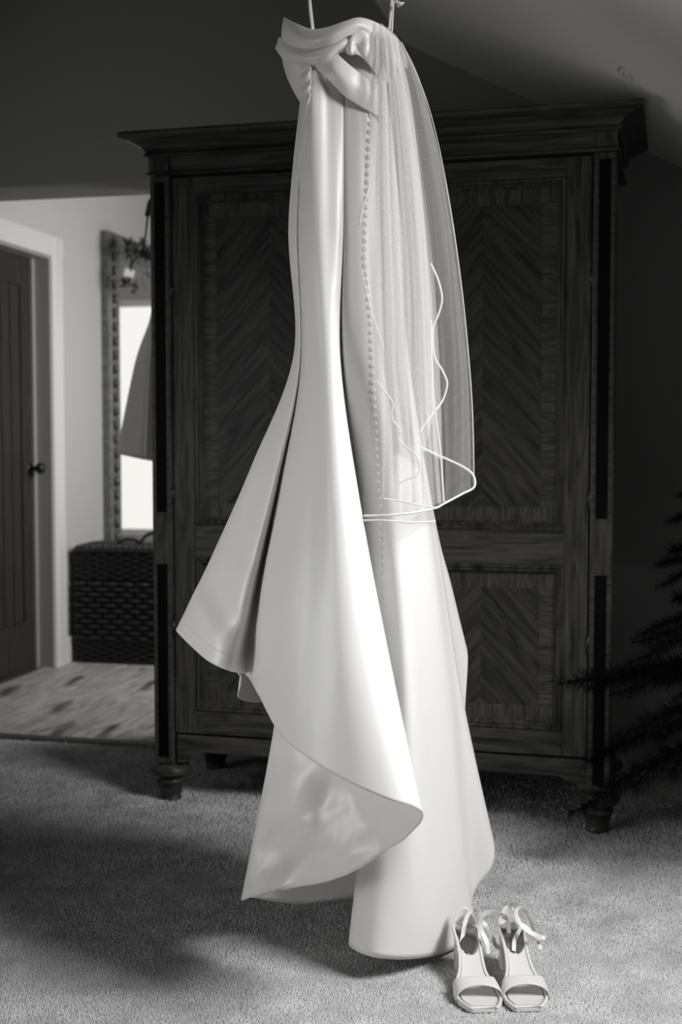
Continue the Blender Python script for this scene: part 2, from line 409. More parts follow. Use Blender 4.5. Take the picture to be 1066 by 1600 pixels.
# ------------------------------------------------------------------ wardrobe
WA = math.radians(14.5)
wd = empty('wardrobe', (.0998, 3.7595, 0), -WA, label='tall dark wooden wardrobe with herringbone veneer doors on turned feet', cat='wardrobe')
DX = -.006
def wb(name, mat, *boxes, bevel=.0, parent=None, **kw):
    m = MB()
    for b in boxes: m.box(*b)
    return m.build(name, mat, parent or wd, bevel=bevel, **kw)
wb('carcass', M_vert, (-.675, .665, .03, .50, .165, 1.96))
# columns with ebonised insets
for s in (-1, 1):
    c = s*.6605 + DX
    wb('column', M_vert, (c-.0315, c+.0315, -.012, .06, .125, 1.92), bevel=.003)
    for z0, z1 in ((.146, .745), (.905, 1.900)):
        o = wb('column_inlay', M_inset, (c-.0155, c+.0155, -.0145, -.010, z0, z1))
        wb('cross_banding', M_bandh, (c-.0275, c-.0175, -.0140, -.011, z0-.012, z1+.012)); wb('cross_banding', M_bandh, (c+.0175, c+.0275, -.0140, -.011, z0-.012, z1+.012))
# cornice
def cornice_prof(e=0):
    return [(.03, 1.922), (-.018, 1.922), (-.024, 1.927), (-.018, 1.932), (-.014, 1.933), (-.014, 1.975), (-.022, 1.976), (-.030, 1.982), (-.022, 1.989), (-.028, 1.995), (-.036, 2.005),
            (-.060, 2.018), (-.078, 2.022), (-.086, 2.026), (-.088, 2.034), (-.084, 2.042), (.03, 2.046)]
def cornice():
    prof = cornice_prof(); V = []; n = len(prof)
    path = []
    for (y, z) in prof:
        d = -y
        path.append([(-.69-d+DX+.014, .50), (-.69-d+DX+.014, -d), (.69+d+DX-.014, -d), (.69+d+DX-.014, .50)] if d > -.02 else [(-.66+DX, .50), (-.66+DX, .03), (.66+DX, .03), (.66+DX, .50)])
    for k, (y, z) in enumerate(prof):
        for p in path[k]: V.append(Vector((p[0], p[1], z)))
    Fc = []
    for k in range(n-1):
        for j in range(3): Fc.append((k*4+j, k*4+j+1, (k+1)*4+j+1, (k+1)*4+j))
    Fc.append(((n-1)*4, (n-1)*4+1, (n-1)*4+2, (n-1)*4+3)); 
    mb = MB(); mb.v = V; mb.f = Fc; mb.build('cornice', M_horz, wd)
cornice()
wb('frieze_block', M_vert, (-.6605-.032+DX, -.6605+.032+DX, -.020, .0, 1.935, 1.974)); wb('frieze_block', M_vert, (.6605-.032+DX, .6605+.032+DX, -.020, .0, 1.935, 1.974))
# plinth rail with a shaped lower corner
pl = MB().prism([(-.628, .215), (.628, .215), (.628, .128), (.600, .128), (.590, .145), (.560, .150), (.545, .163), (-.545, .163), (-.560, .150), (-.590, .145), (-.600, .128), (-.628, .128)], -.004, .03, 'y')
pl.build('plinth_rail', M_horz, wd, bevel=.003)
# feet
for x, y in ((-.605, .05), (.605, .05), (-.60, .44), (.60, .44)):
    p = [(.042, .170), (.042, .150), (.036, .142), (.044, .132), (.036, .124), (.040, .120), (.056, .112), (.064, .098), (.056, .084), (.034, .078), (.034, .072), (.046, .066), (.046, .060), (.040, .056), (.034, .026), (.029, .014), (.033, .010), (.033, .000)]
    MB().lathe([(r*1.02, z) for r, z in p][::-1], x*1.085+DX if abs(x) else 0, y-.015).build('foot', M_horz, wd, smooth=True)
# doors
def frame_mould(x0, x1, z0, z1, parent):
    """mitred moulding round a panel: stepped section from the stile down to the panel"""
    sec = [(0, -.004), (.006, -.009), (.012, -.003), (.016, -.006), (.022, .004), (.026, .012)]
    V = []; Fc = []
    for d, y in sec:
        V += [Vector((x0+d, y, z0+d)), Vector((x1-d, y, z0+d)), Vector((x1-d, y, z1-d)), Vector((x0+d, y, z1-d))]
    for k in range(len(sec)-1):
        for j in range(4): Fc.append((k*4+j, k*4+(j+1) % 4, (k+1)*4+(j+1) % 4, (k+1)*4+j))
    mb = MB(); mb.v = V; mb.f = Fc; mb.build('panel_moulding', M_vert, parent)
for s in (-1, 1):
    dd = bpy.data.objects.new('door', None); link(dd, wd); dd.location = (DX, 0, 0); dd.empty_display_size = .05
    X = lambda a, b: (min(s*a, s*b), max(s*a, s*b))
    def db(name, mat, xa, xb, y0, y1, z0, z1, bevel=.0015):
        x = X(xa, xb); return MB().box(x[0], x[1], y0, y1, z0, z1).build(name, mat, dd, bevel=bevel)
    db('stile', M_vert, .556, .625, -.003, .03, .222, 1.914); db('stile', M_vert, .002, .084, -.003, .03, .222, 1.914)
    db('rail', M_horz, .084, .556, -.003, .03, 1.860, 1.914); db('rail', M_horz, .084, .556, -.003, .03, .768, .866); db('rail', M_horz, .084, .556, -.003, .03, .222, .292)
    for z0, z1 in ((.866, 1.860), (.292, .768)):
        x = X(.084, .556); frame_mould(x[0], x[1], z0, z1, dd)
        a, b, p, q = .110, .530, z0+.026, z1-.026; bw_ = .042
        db('cross_banding', M_bandh, a, a+bw_, .0118, .02, p+bw_, q-bw_, 0); db('cross_banding', M_bandh, b-bw_, b, .0118, .02, p+bw_, q-bw_, 0)
        db('cross_banding', M_bandv, a, b, .0118, .02, p, p+bw_, 0); db('cross_banding', M_bandv, a, b, .0118, .02, q-bw_, q, 0)
        mid = (a+b)/2
        xl = X(a+bw_, mid) if s > 0 else X(mid, b-bw_)
        xr = X(mid, b-bw_) if s > 0 else X(a+bw_, mid)
        for xx, mt in ((xl, M_chevL), (xr, M_chevR)):
            cx = s*mid; cz = (p+q)/2
            o = MB().box(xx[0]-cx, xx[1]-cx, .0125, .02, p+bw_-cz, q-bw_-cz).build('veneer_leaf', mt, dd); o.location = (cx, 0, cz)
    for z in (1.55, .93, .52):
        x = X(.622, .634); MB().tube([(s*.627, -.006, z), (s*.627, -.006, z+.055)], .0055, 10).build('hinge', M_black, dd, smooth=True)
MB().tube([(DX-.008, -.003, 1.07), (DX-.008, -.016, 1.07)], .012, 14).build('keyhole_plate', M_black, wd, smooth=True)

# ------------------------------------------------------------------ hall things
# mirror against the hall wall, behind the hamper
mr = place(empty('mirror', label='tall mirror in a carved grey frame leaning on the hall wall', cat='mirror'))
def mirror():
    x0 = HU+.002; v0, v1, z0, z1 = 2.03, 2.98, .40, 2.23; fw = .170
    sec = [(0, 0), (0, .040), (.02, .055), (.045, .045), (.07, .060), (.115, .056), (.13, .035), (.17, .022), (.17, .0)]
    V = []; Fc = []
    for d, h in sec:
        V += [Vector((x0+h, v0+d, z0+d)), Vector((x0+h, v1-d, z0+d)), Vector((x0+h, v1-d, z1-d)), Vector((x0+h, v0+d, z1-d))]
    for k in range(len(sec)-1):
        for j in range(4): Fc.append((k*4+j, k*4+(j+1) % 4, (k+1)*4+(j+1) % 4, (k+1)*4+j))
    mb = MB(); mb.v = V; mb.f = Fc; mb.build('frame', M_frame, mr)
    MB().box(x0+.004, x0+.020, v0+fw-.01, v1-fw+.01, z0+fw-.01, z1-fw+.01).build('glass', M_mirror, mr)
    # beads of carving along the stile
    bm = MB()
    z = z0+.05
    while z < z1-.04:
        bm.tube([(x0+.052, v0+.045, z-.022), (x0+.064, v0+.045, z-.012), (x0+.068, v0+.045, z), (x0+.064, v0+.045, z+.012), (x0+.052, v0+.045, z+.022)], [.006, .014, .017, .014, .006], 8)
        z += .075
    bm.build('carved_beading', M_frame, mr, smooth=True, kind='stuff')
mirror()
# dried garland with a white tag at the mirror corner
gl = empty('dried_garland', at(205, 395, 6.75), label='small dark dried flower bunch with a white ribbon at the mirror top', cat='garland')
def leaf_cluster(n, sp, ln, dx=0, dz=0):
    V = []; Fc = []
    for i in range(n):
        c = Vector((R.gauss(dx, sp), R.gauss(0, sp*.5), R.gauss(dz, sp))); d = Vector((R.gauss(0, 1), R.gauss(0, 1), R.gauss(0, 1))).normalized(); e = d.orthogonal().normalized()
        b = len(V); V += [c, c+d*ln*.5+e*ln*.2, c+d*ln, c+d*ln*.5-e*ln*.2]; Fc.append((b, b+1, b+2, b+3))
    return V, Fc
for dx, dz, n, sp in ((0, .02, 26, .02), (.045, .0, 40, .03), (-.01, -.16, 22, .02)):
    V, Fc = leaf_cluster(n, sp, .055, dx, dz); mesh('leaf_cluster', V, Fc, M_leaf, gl, kind='stuff')
MB().tube([(.01, 0, .02), (.0, 0, -.06), (-.01, 0, -.15)], .008, 6).build('stem', M_leaf, gl)
MB().box(-.002, .05, -.02, -.014, -.125, -.085, Matrix.Rotation(.3, 4, 'Y')).build('ribbon', M_ribbon, gl)

# wicker hamper
hm = empty('wicker_hamper', tuple(at(118, 1037, 6.42))[:2]+(0,), -RA, label='dark woven wicker hamper on the hall floor beneath the mirror', cat='hamper')
def hamper():
    Lx, Ly, H = .56, .38, .57
    def loop(z, off, amp, ph, n=132):
        pts = []; per = 2*(Lx+Ly)
        for i in range(n):
            d = per*i/n; q = amp*math.sin(2*math.pi*(i/6.0)+ph) if amp else 0; o = off+q
            if d < Lx: p = (d, -o)
            elif d < Lx+Ly: p = (Lx+o, d-Lx)
            elif d < 2*Lx+Ly: p = (2*Lx+Ly-d, Ly+o)
            else: p = (-o, per-d)
            pts.append(Vector((p[0], p[1], z)))
        return pts
    MB().box(.012, Lx-.012, .012, Ly-.012, .004, H-.01).build('liner', M_inset, hm)
    z = .012; k = 0
    while z < H-.02:
        r = .0085 if (z < .13 or z > .42) else .0155
        MB().tube(loop(z, .002, .0055 if r < .01 else .010, math.pi*(k % 2)), r*.62, 6, flat=1.35).build('wicker_strand', M_wicker, hm, smooth=True)
        z += r*1.75; k += 1
    for i in range(23):
        d = 2*(Lx+Ly)*i/22
    MB().tube(loop(H, .004, 0, 0, 60), .012, 8).build('rim', M_wicker, hm, smooth=True)
    lid = MB().box(.0, Lx, .0, Ly, H, H+.016).build('lid', M_wicker, hm, bevel=.006)
    for i in range(16):
        x = .015+i*.0355
        MB().tube([(x, .0, H+.017), (x, Ly*.5, H+.021), (x, Ly, H+.017)], .008, 6).build('lid_strand', M_wicker, lid, smooth=True)
    MB().tube([Vector((.40+.085*math.cos(t), .10, H+.012+.075*math.sin(t))) for t in [math.pi*i/14 for i in range(15)]], .009, 8).build('handle', M_wicker, hm, smooth=True)
    MB().tube([Vector((.24+.07*math.cos(t), .14, H+.012+.035*math.sin(t))) for t in [math.pi*i/12 for i in range(13)]], .009, 8).build('handle', M_wicker, hm, smooth=True)
hamper()
# hanging garment in the opening: hook, padded hanger, grey satin dress
hg = empty('padded_hanger', at(238, 330, 4.93), label='thin wire hanger with black sleeved hook hanging in the hall opening', cat='hanger')
def rel(px, py, D, o): return at(px, py, D) - Vector(o.location)
MB().tube([rel(*p, hg) for p in ((242, 302, 4.93), (240, 308, 4.93), (234, 318, 4.93), (230, 338, 4.93))], .0105, 8).build('hook_sleeve', M_black, hg, smooth=True)
MB().tube([rel(*p, hg) for p in ((231, 336, 4.93), (228, 365, 4.93), (223, 393, 4.93))], .0042, 8).build('stem', M_black, hg, smooth=True)
MB().tube([rel(*p, hg) for p in ((204, 424, 4.90), (206, 412, 4.90), (216, 400, 4.92), (226, 393, 4.93), (250, 404, 4.95), (285, 424, 5.0))], .0028, 8).build('wire', M_black, hg, smooth=True)
MB().tube([rel(*p, hg) for p in ((219, 395, 4.925), (228, 397, 4.93), (244, 404, 4.945))], [.013, .017, .015], 10).build('padding', M_leaf, hg, smooth=True)
bd = empty('hanging_grey_gown', at(215, 715, 4.93), label='plain grey satin gown hanging from the wire hanger in the hall opening', cat='dress')
def gown():
    T = [(246, 420), (243, 470), (238, 530), (224, 600), (210, 660)]
    left = [(243, 420), (240, 455), (234, 500), (213, 560), (194, 650), (183, 708)]
    rib = []
    data = [(left, 4.93), ([(244, 420), (242, 455), (237, 500), (222, 560), (208, 650), (203, 712)], 4.88), ([(246, 420), (245, 455), (242, 500), (233, 560), (228, 650), (224, 716)], 4.86),
            ([(248, 420), (248, 455), (247, 500), (238, 560), (235, 650), (234, 718)], 4.90), ([(260, 420), (262, 455), (262, 500), (262, 560), (262, 650), (264, 722)], 4.88),
            ([(300, 420), (300, 455), (305, 500), (312, 560), (320, 650), (325, 725)], 4.98), ([(260, 420), (258, 455), (255, 500), (250, 560), (250, 650), (250, 722)], 5.06), ([(246, 420), (244, 455), (238, 500), (222, 560), (205, 650), (196, 712)], 5.0)]
    for pts, D in data: rib.append([at(x, y, 4.95+(D-4.95)*(.35+.65*i/5)) - Vector(bd.location) for i, (x, y) in enumerate(pts)])
    V, Fc = net(rib, 5, 30, closed=True)
    solid(mesh('skirt', V, Fc, M_grey, bd, smooth=True), .002)
    MB().tube([rel(*p, bd) for p in ((222, 434, 4.90), (226, 424, 4.90), (236, 418, 4.91), (245, 410, 4.92))], .003, 6).tube([rel(*p, bd) for p in ((222, 434, 4.90), (224, 448, 4.90), (227, 455, 4.90))], .003, 6).build('strap', M_grey, bd, smooth=True)
gown()

# ------------------------------------------------------------------ dark tree at the right
def tree():
    base = Vector((1.17, 3.34, 0)); wd_inv = (Matrix.Translation((.0998, 3.7595, 0)) @ Matrix.Rotation(-WA, 4, 'Z')).inverted()
    t = empty('needle_tree', base, label='dark bushy needle-leaved tree in the shadow right of the wardrobe', cat='tree')
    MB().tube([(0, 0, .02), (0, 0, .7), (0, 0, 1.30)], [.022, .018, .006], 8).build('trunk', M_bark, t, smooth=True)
    for k in range(3):
        a = k*2.094+.4; MB().tube([(0, 0, .12), (.12*math.cos(a), .12*math.sin(a), .02), (.17*math.cos(a), .17*math.sin(a), .006)], .008, 6).build('stand_leg', M_black, t)
    # one branch mesh, shared: stem along +x drooping, twigs and needles
    V = []; Fc = []
    def needle(p, d, l):
        e = d.cross(Vector((R.gauss(0, 1), R.gauss(0, 1), R.gauss(0, 1)))).normalized()*.0018
        b = len(V); V.extend([p-e, p+e, p+d*l]); Fc.append((b, b+1, b+2))
    def spine(a, b, n, l):
        ax = (b-a).normalized()
        for i in range(n):
            f = i/n; p = a.lerp(b, f); q = Vector((R.gauss(0, 1), R.gauss(0, 1), R.gauss(0, 1))); q = (q - ax*q.dot(ax)).normalized()
            needle(p, (ax*.75+q).normalized(), l)
        mbx = MB().tube([a, b], .0022, 4); o = len(V); V.extend(mbx.v); Fc.extend([tuple(o+k for k in f) for f in mbx.f])
    pts = [Vector((x, 0, -.22*x*x)) for x in (0, .25, .5, .75, 1.0)]
    for a, b in zip(pts, pts[1:]): spine(a, b, 170, .075)
    for i in range(9):
        x = .2+.085*i; a = Vector((x, 0, -.22*x*x)); s = 1 if i % 2 else -1
        spine(a, a+Vector((.17, s*.15*(1.2-x), -.03-.05*R.random())), 120, .07)
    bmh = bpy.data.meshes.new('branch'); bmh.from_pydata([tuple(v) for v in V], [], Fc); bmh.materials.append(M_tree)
    for i in range(130):
        f = (i+.5)/130; z = .36+.88*f; o = bpy.data.objects.new('branch', bmh); link(o, t)
        ln = (.42*(1-f)+.15)*R.uniform(.8, 1.1)
        az = i*2.399963; tip = base + Vector((math.cos(az), math.sin(az), 0))*ln*1.15
        lw = wd_inv @ tip; mid = wd_inv @ (base + Vector((math.cos(az), math.sin(az), 0))*ln*.7)
        if (lw.y > -.03 and lw.x < .8) or (mid.y > -.03 and mid.x < .8): bpy.data.objects.remove(o); continue
        o.location = (0, 0, z); o.scale = (ln, ln*1.1, ln*1.25); o.rotation_euler = (0, math.radians(-4+R.uniform(-14, 14)), i*2.399963)
tree()

# ------------------------------------------------------------------ wedding dress
DO = at(600, 1490, 2.66); DO.z = 0
dress = empty('wedding_dress', DO, label='ivory satin strapless wedding gown with draped bodice and folded train, hanging', cat='dress')
def q(px, py, D): return at(px, py, D) - DO
RB = [
 [(474,120,2.66),(452,350,2.66),(460,552,2.68),(395,725,2.70),(332,868,2.73),(275,985,2.75)],
 [(476,118,2.62),(458,350,2.62),(465,562,2.62),(415,745,2.62),(368,890,2.62),(318,1027,2.62)],
 [(477,117,2.60),(463,350,2.60),(468,566,2.60),(430,755,2.59),(394,905,2.58),(358,1049,2.58)],
 [(478,116,2.60),(467,350,2.60),(470,570,2.61),(436,758,2.63),(405,915,2.66),(384,1055,2.66)],
 [(479,115,2.575),(471,350,2.565),(475,575,2.555),(446,760,2.55),(414,925,2.54),(404,1085,2.53)],
 [(482,112,2.555),(478,350,2.54),(482,572,2.53),(466,775,2.49),(442,960,2.45),(438,1146,2.42)],
 [(488,110,2.545),(486,350,2.522),(494,568,2.505),(492,785,2.45),(485,985,2.39),(490,1190,2.34)],
 [(500,110,2.545),(500,350,2.512),(508,562,2.49),(518,795,2.415),(532,1025,2.34),(555,1227,2.29)],
 [(512,112,2.552),(514,350,2.514),(519,560,2.489),(538,800,2.41),(570,1045,2.33),(610,1250,2.27)],
 [(524,116,2.552),(526,350,2.516),(526,560,2.499),(554,800,2.43),(597,1048,2.35),(645,1260,2.28)],
 [(534,120,2.553),(534,350,2.523),(531,560,2.512),(565,800,2.47),(613,1050,2.39),(661,1273,2.31)],
 [(536,120,2.556),(536,350,2.528),(531,560,2.53),(557,800,2.53),(603,1060,2.46),(648,1296,2.37)],
 [(536,120,2.558),(536,350,2.533),(530,560,2.55),(535,800,2.58),(572,1080,2.54),(592,1340,2.46)],
 [(536,120,2.560),(536,350,2.537),(527,560,2.575),(495,800,2.62),(510,1090,2.60),(500,1378,2.58)],
 [(536,120,2.561),(537,350,2.54),(524,560,2.59),(472,800,2.67),(440,1110,2.68),(388,1400,2.70)],
 [(536,120,2.561),(537,350,2.541),(524,560,2.60),(472,800,2.71),(442,1110,2.74),(392,1402,2.76)],
 [(536,120,2.560),(537,350,2.54),(527,560,2.60),(520,800,2.73),(505,1100,2.78),(470,1412,2.82)],
 [(537,120,2.559),(537,350,2.538),(532,560,2.58),(572,800,2.73),(590,1100,2.78),(580,1402,2.82)],
 [(538,120,2.557),(538,350,2.532),(536,560,2.555),(566,800,2.66),(583,1100,2.69),(556,1452,2.72)],
 [(539,120,2.556),(540,350,2.527),(540,560,2.532),(568,800,2.60),(583,1100,2.62),(547,1478,2.65)],
 [(546,120,2.555),(549,350,2.523),(556,560,2.52),(585,800,2.55),(605,1110,2.57),(588,1496,2.59)],
 [(560,120,2.557),(570,350,2.524),(580,560,2.515),(612,800,2.52),(640,1120,2.54),(648,1498,2.63)],
 [(578,120,2.565),(590,350,2.545),(602,560,2.54),(640,800,2.55),(672,1120,2.61),(700,1487,2.73)],
 [(590,120,2.61),(608,350,2.60),(621,560,2.60),(663,800,2.60),(702,1120,2.69),(736,1462,2.82)],
 [(598,120,2.66),(620,350,2.65),(632,560,2.66),(672,800,2.68),(714,1105,2.76),(740,1398,2.90)],
 [(602,120,2.70),(626,350,2.69),(638,560,2.70),(676,800,2.72),(721,1085,2.80),(773,1328,2.93)],
 [(602,120,2.74),(626,350,2.75),(638,560,2.76),(675,790,2.82),(708,1010,2.88),(728,1170,2.96)],
 [(602,120,2.76),(625,350,2.78),(637,560,2.80),(674,790,2.86),(705,920,2.92),(730,1018,2.98)],
 [(596,120,2.80),(616,350,2.82),(626,560,2.84),(655,780,2.90),(688,930,2.98),(705,1050,3.02)],
 [(570,120,2.82),(580,350,2.84),(580,560,2.88),(560,780,2.94),(540,950,3.00),(540,1070,3.04)],
 [(530,120,2.82),(530,350,2.84),(520,560,2.86),(480,780,2.90),(450,950,2.92),(425,1096,2.94)],
 [(496,120,2.80),(492,350,2.82),(487,560,2.82),(442,770,2.86),(400,930,2.86),(374,1091,2.86)],
 [(486,120,2.78),(478,350,2.79),(474,560,2.79),(428,750,2.82),(385,905,2.85),(376,1058,2.85)],
 [(478,120,2.74),(468,350,2.74),(468,555,2.76),(415,735,2.79),(362,880,2.82),(322,1010,2.83)],
]
def wrinkle(p, s, t):
    if 11.2 < s < 14.6 and t > .6:
        a = min(1, (t-.6)/.2)*min(1, (s-11.2)/.5)*min(1, (14.6-s)/.4)
        n = noise.noise(Vector((p.x*9+p.z*5, p.z*11-p.x*7, 1.3)))*.030 + noise.noise(Vector((p.x*26-p.z*16, p.z*30+p.x*8, 5.1)))*.010 - abs(noise.noise(Vector((p.x*22+p.z*20, p.z*16-p.x*14, 9.1))))*.016
        p = p + Vector((0, n*a, 0))
    if s < 4 or s > 32.5:   # soft crumple near the flare's hem
        a = max(0, (t-.72)/.28)*(.4 if s > 32.5 else 1)
        p = p + Vector((0, noise.noise(Vector((p.x*14+p.z*9, p.z*8, 2.2)))*.030*a, 0))
    return p
V, Fc = net([[q(*p) for p in r] for r in RB], 9, 110, closed=True, fn=wrinkle)
skirt = mesh('skirt', V, Fc, M_satin, dress, smooth=True); solid(skirt, .0022)
bvh = BVHTree.FromPolygons([v + DO for v in V], Fc)
def stick(px, py, off=.003):
    r = ray(px, py).normalized(); h = bvh.ray_cast(CAM, r)
    return h[0] - r*off if h[0] else None
# seams on the skirt
def seam(pts, r=.0011):
    P = [stick(*c, .0016) for c in [(v.x, v.y) for v in curve([Vector((a, b, 0)) for a, b in pts], 40)]]
    P = [p - DO for p in P if p]
    if len(P) > 3: MB().tube(P, r, 5).build('seam', M_satin, dress, smooth=True)
# bodice cup: lofted shell, ring by ring
def ring(pxl, pxr, py, yf, yb, Dm=2.68, n=48, sq=.8):
    out = []
    for k in range(n):
        th = 2*math.pi*k/n; c, s_ = math.cos(th), math.sin(th)
        px = (pxl+pxr)/2 + (pxr-pxl)/2*(abs(c)**sq)*(1 if c > 0 else -1)
        D = Dm + ((yb-Dm) if s_ > 0 else (Dm-yf))*(abs(s_)**.9)*(1 if s_ > 0 else -1)
        out.append(q(px, py, D))
    return out
rg = [ring(448, 604, 50, 2.56, 2.80), ring(440, 606, 72, 2.555, 2.80), ring(442, 606, 95, 2.552, 2.81), ring(448, 605, 118, 2.560, 2.80), ring(458, 603, 140, 2.575, 2.79), ring(471, 601, 162, 2.60, 2.78), ring(482, 596, 176, 2.63, 2.76)]
Vb = []; n = 48
cols = [[rg[i][k] for i in range(len(rg))] for k in range(n)]
Vb, Fb = net(cols, 1, 24, closed=True)
solid(mesh('bodice_cup', Vb, Fb, M_satin, dress, smooth=True), .002)
def band(name, rows, ns=8, nt=18, th=.0024, mat=None, bulge=0):
    ribs = [[q(*p) for p in col] for col in zip(*rows)]
    V, Fc = net(ribs, ns, nt, fn=(lambda p, s, t: p + Vector((0, -bulge*math.sin(math.pi*t), 0))) if bulge else None)
    return solid(mesh(name, V, Fc, mat or M_satin, dress, smooth=True), th)
band('bodice_fold', [
 [(444,27,2.62),(463,37,2.575),(487,46,2.54),(512,43,2.52),(538,34,2.51),(560,28,2.515),(582,33,2.53),(602,44,2.57),(622,62,2.64)],
 [(441,46,2.615),(461,55,2.565),(487,61,2.53),(514,57,2.508),(541,45,2.50),(562,39,2.505),(582,48,2.525),(603,60,2.565),(624,84,2.64)],
 [(441,64,2.62),(461,73,2.57),(487,76,2.537),(516,71,2.517),(544,56,2.508),(563,50,2.515),(583,64,2.535),(604,84,2.575),(625,110,2.64)]], bulge=.003)
band('bodice_fold', [
 [(434,70,2.66),(438,58,2.63),(460,68,2.582),(487,71,2.55),(514,66,2.53),(538,55,2.525),(556,52,2.525)],
 [(431,76,2.66),(438,80,2.622),(460,88,2.57),(487,90,2.538),(512,84,2.52),(532,72,2.515),(545,68,2.52)],
 [(437,83,2.66),(445,95,2.632),(464,101,2.585),(487,104,2.553),(508,98,2.535),(524,86,2.53),(540,80,2.53)]], bulge=.003)
band('bodice_crossing_band', [
 [(505,94,2.545),(522,80,2.53),(534,91,2.522),(550,105,2.522),(566,116,2.53),(584,128,2.545),(602,138,2.58)],
 [(495,101,2.545),(512,98,2.53),(525,112,2.520),(544,130,2.520),(562,142,2.53),(584,152,2.545),(603,160,2.58)],
 [(485,103,2.555),(500,112,2.54),(516,126,2.53),(537,148,2.53),(558,163,2.537),(580,176,2.55),(602,186,2.58)]], bulge=.002)
band('bodice_twist', [
 [(543,50,2.518),(556,47,2.512),(568,48,2.512),(580,57,2.525),(596,70,2.56)],
 [(543,62,2.520),(550,62,2.511),(562,68,2.517),(576,74,2.514),(596,88,2.56)],
 [(541,74,2.522),(548,80,2.511),(556,70,2.519),(572,88,2.516),(596,108,2.56)],
 [(542,84,2.530),(550,86,2.520),(560,86,2.515),(573,97,2.525),(592,122,2.56)]], ns=10)
band('bodice_inset', [
 [(520,78,2.548),(545,78,2.545),(565,84,2.545),(590,104,2.56)],
 [(530,95,2.548),(548,98,2.542),(568,104,2.545),(592,120,2.56)],
 [(545,118,2.545),(560,124,2.54),(575,130,2.545),(596,145,2.57)]])
def ruche(p, s, t):
    return p + Vector((0, -.004*math.sin(t*34+s*2.6)*math.exp(-1.6*t)*min(1, 6*t), 0))
ribs = [[q(*p) for p in c] for c in ([(470,106,2.560),(470,130,2.566),(472,160,2.572),(468,230,2.590),(464,300,2.62)], [(479,103,2.545),(479,130,2.545),(479,160,2.548),(474,230,2.565),(470,300,2.60)], [(486,104,2.540),(486,130,2.541),(484,160,2.543),(479,230,2.552),(476,300,2.59)])]
V, Fc = net(ribs, 8, 90, fn=ruche); solid(mesh('ruched_centre_seam', V, Fc, M_satin, dress, smooth=True), .002)
seam([(278, 962), (320, 1004), (368, 1030)], .0008)
# covered buttons down the back
y = 181
bpx = [(181, 578), (250, 574), (310, 572), (400, 570), (500, 578), (600, 583), (700, 588), (800, 596), (900, 597), (952, 598)]
bt = None
while y < 955:
    for (ya, xa), (yb, xb) in zip(bpx, bpx[1:]):
        if ya <= y <= yb: x = xa + (xb-xa)*(y-ya)/(yb-ya)
    p = stick(x, y, .002)
    if p:
        if bt is None:
            bm = bmesh.new(); bmesh.ops.create_uvsphere(bm, u_segments=12, v_segments=8, radius=.0052)
            for v in bm.verts: v.co.y *= .65
            bt = bpy.data.meshes.new('covered_button'); bm.to_mesh(bt); bm.free(); bt.materials.append(M_satin2)
            bt.polygons.foreach_set('use_smooth', [True]*len(bt.polygons))
        o = bpy.data.objects.new('covered_button', bt); link(o, dress); o.location = p - DO
    y += 13
# hanging loops
for a, b in (([(481,-62,2.66),(483,-10,2.63),(485,20,2.60),(488,46,2.56)], .0028), ([(480,-62,2.68),(484,-10,2.66),(487,20,2.63),(490,46,2.60)], .0022),
             ([(616,-62,2.66),(612,0,2.62),(608,46,2.575)], .0030), ([(618,-62,2.68),(615,-5,2.66),(612,50,2.62)], .0026)):
    MB().tube([q(*p) for p in curve(a, 12)], b, 6, flat=.5).build('hanging_loop', M_satin2, dress, smooth=True)
# hanger above the frame, hooked over a beam
hp = at(549, -66, 2.67)
hk = empty('wooden_hanger', hp, label='pale wooden hanger holding up the wedding gown by its loops', cat='hanger')
MB().tube([Vector((x, 0, -.02-.9*x*x)) for x in [-.17+.034*i for i in range(11)]], .011, 8).build('hanger_bar', M_hang, hk, smooth=True)
MB().tube([(0, 0, -.01), (0, 0, .12), (0, 0, .5), (.02, 0, .53), (.04, 0, .5)], .003, 8).build('hook', M_buckle, hk, smooth=True)
bmz = hp.z + .525
room(MB().box(-2.5, 1.0, 2.63, 2.70, bmz-.10, bmz-.005), 'trim_5', M_darkwall, label='dark beam that carries the wooden hanger')
# white bow end beside the right loop
MB().tube([q(*p) for p in ((612,-6,2.60),(619,2,2.59),(625,8,2.59),(630,4,2.60))], [.004, .009, .010, .004], 8, flat=.4).build('ribbon_end', M_satin2, dress, smooth=True)

# ------------------------------------------------------------------ veil
VO = at(650, 60, 2.6); 
veil = empty('bridal_veil', VO, label='sheer white tulle veil with narrow satin edging draped down the gown back', cat='veil')
def vq(px, py, D): return at(px, py, D) - VO
def veil_layer(ribs, mat, pleat=.010, freq=2.2, ns=14, nt=70, seed=0):
    def fn(p, s, t):
        a = pleat*(.35+.65*t)*(.35+.65*abs(noise.noise(Vector((s*1.3+seed, t*.5, seed)))*2))
        x = s*freq + .9*noise.noise(Vector((s*1.1, t*.8, seed*3+4)))
        d = a*(math.sin(x*3.1+seed) + .55*math.sin(x*7.3+seed*2) + .25*math.sin(x*17+seed))
        return p + Vector((d*.25, d, 0))
    V, Fc = net([[vq(*p) for p in r] for r in ribs], ns, nt, fn=fn)
    mesh('tulle_layer', V, Fc, mat, veil, smooth=True)
    return V, nt
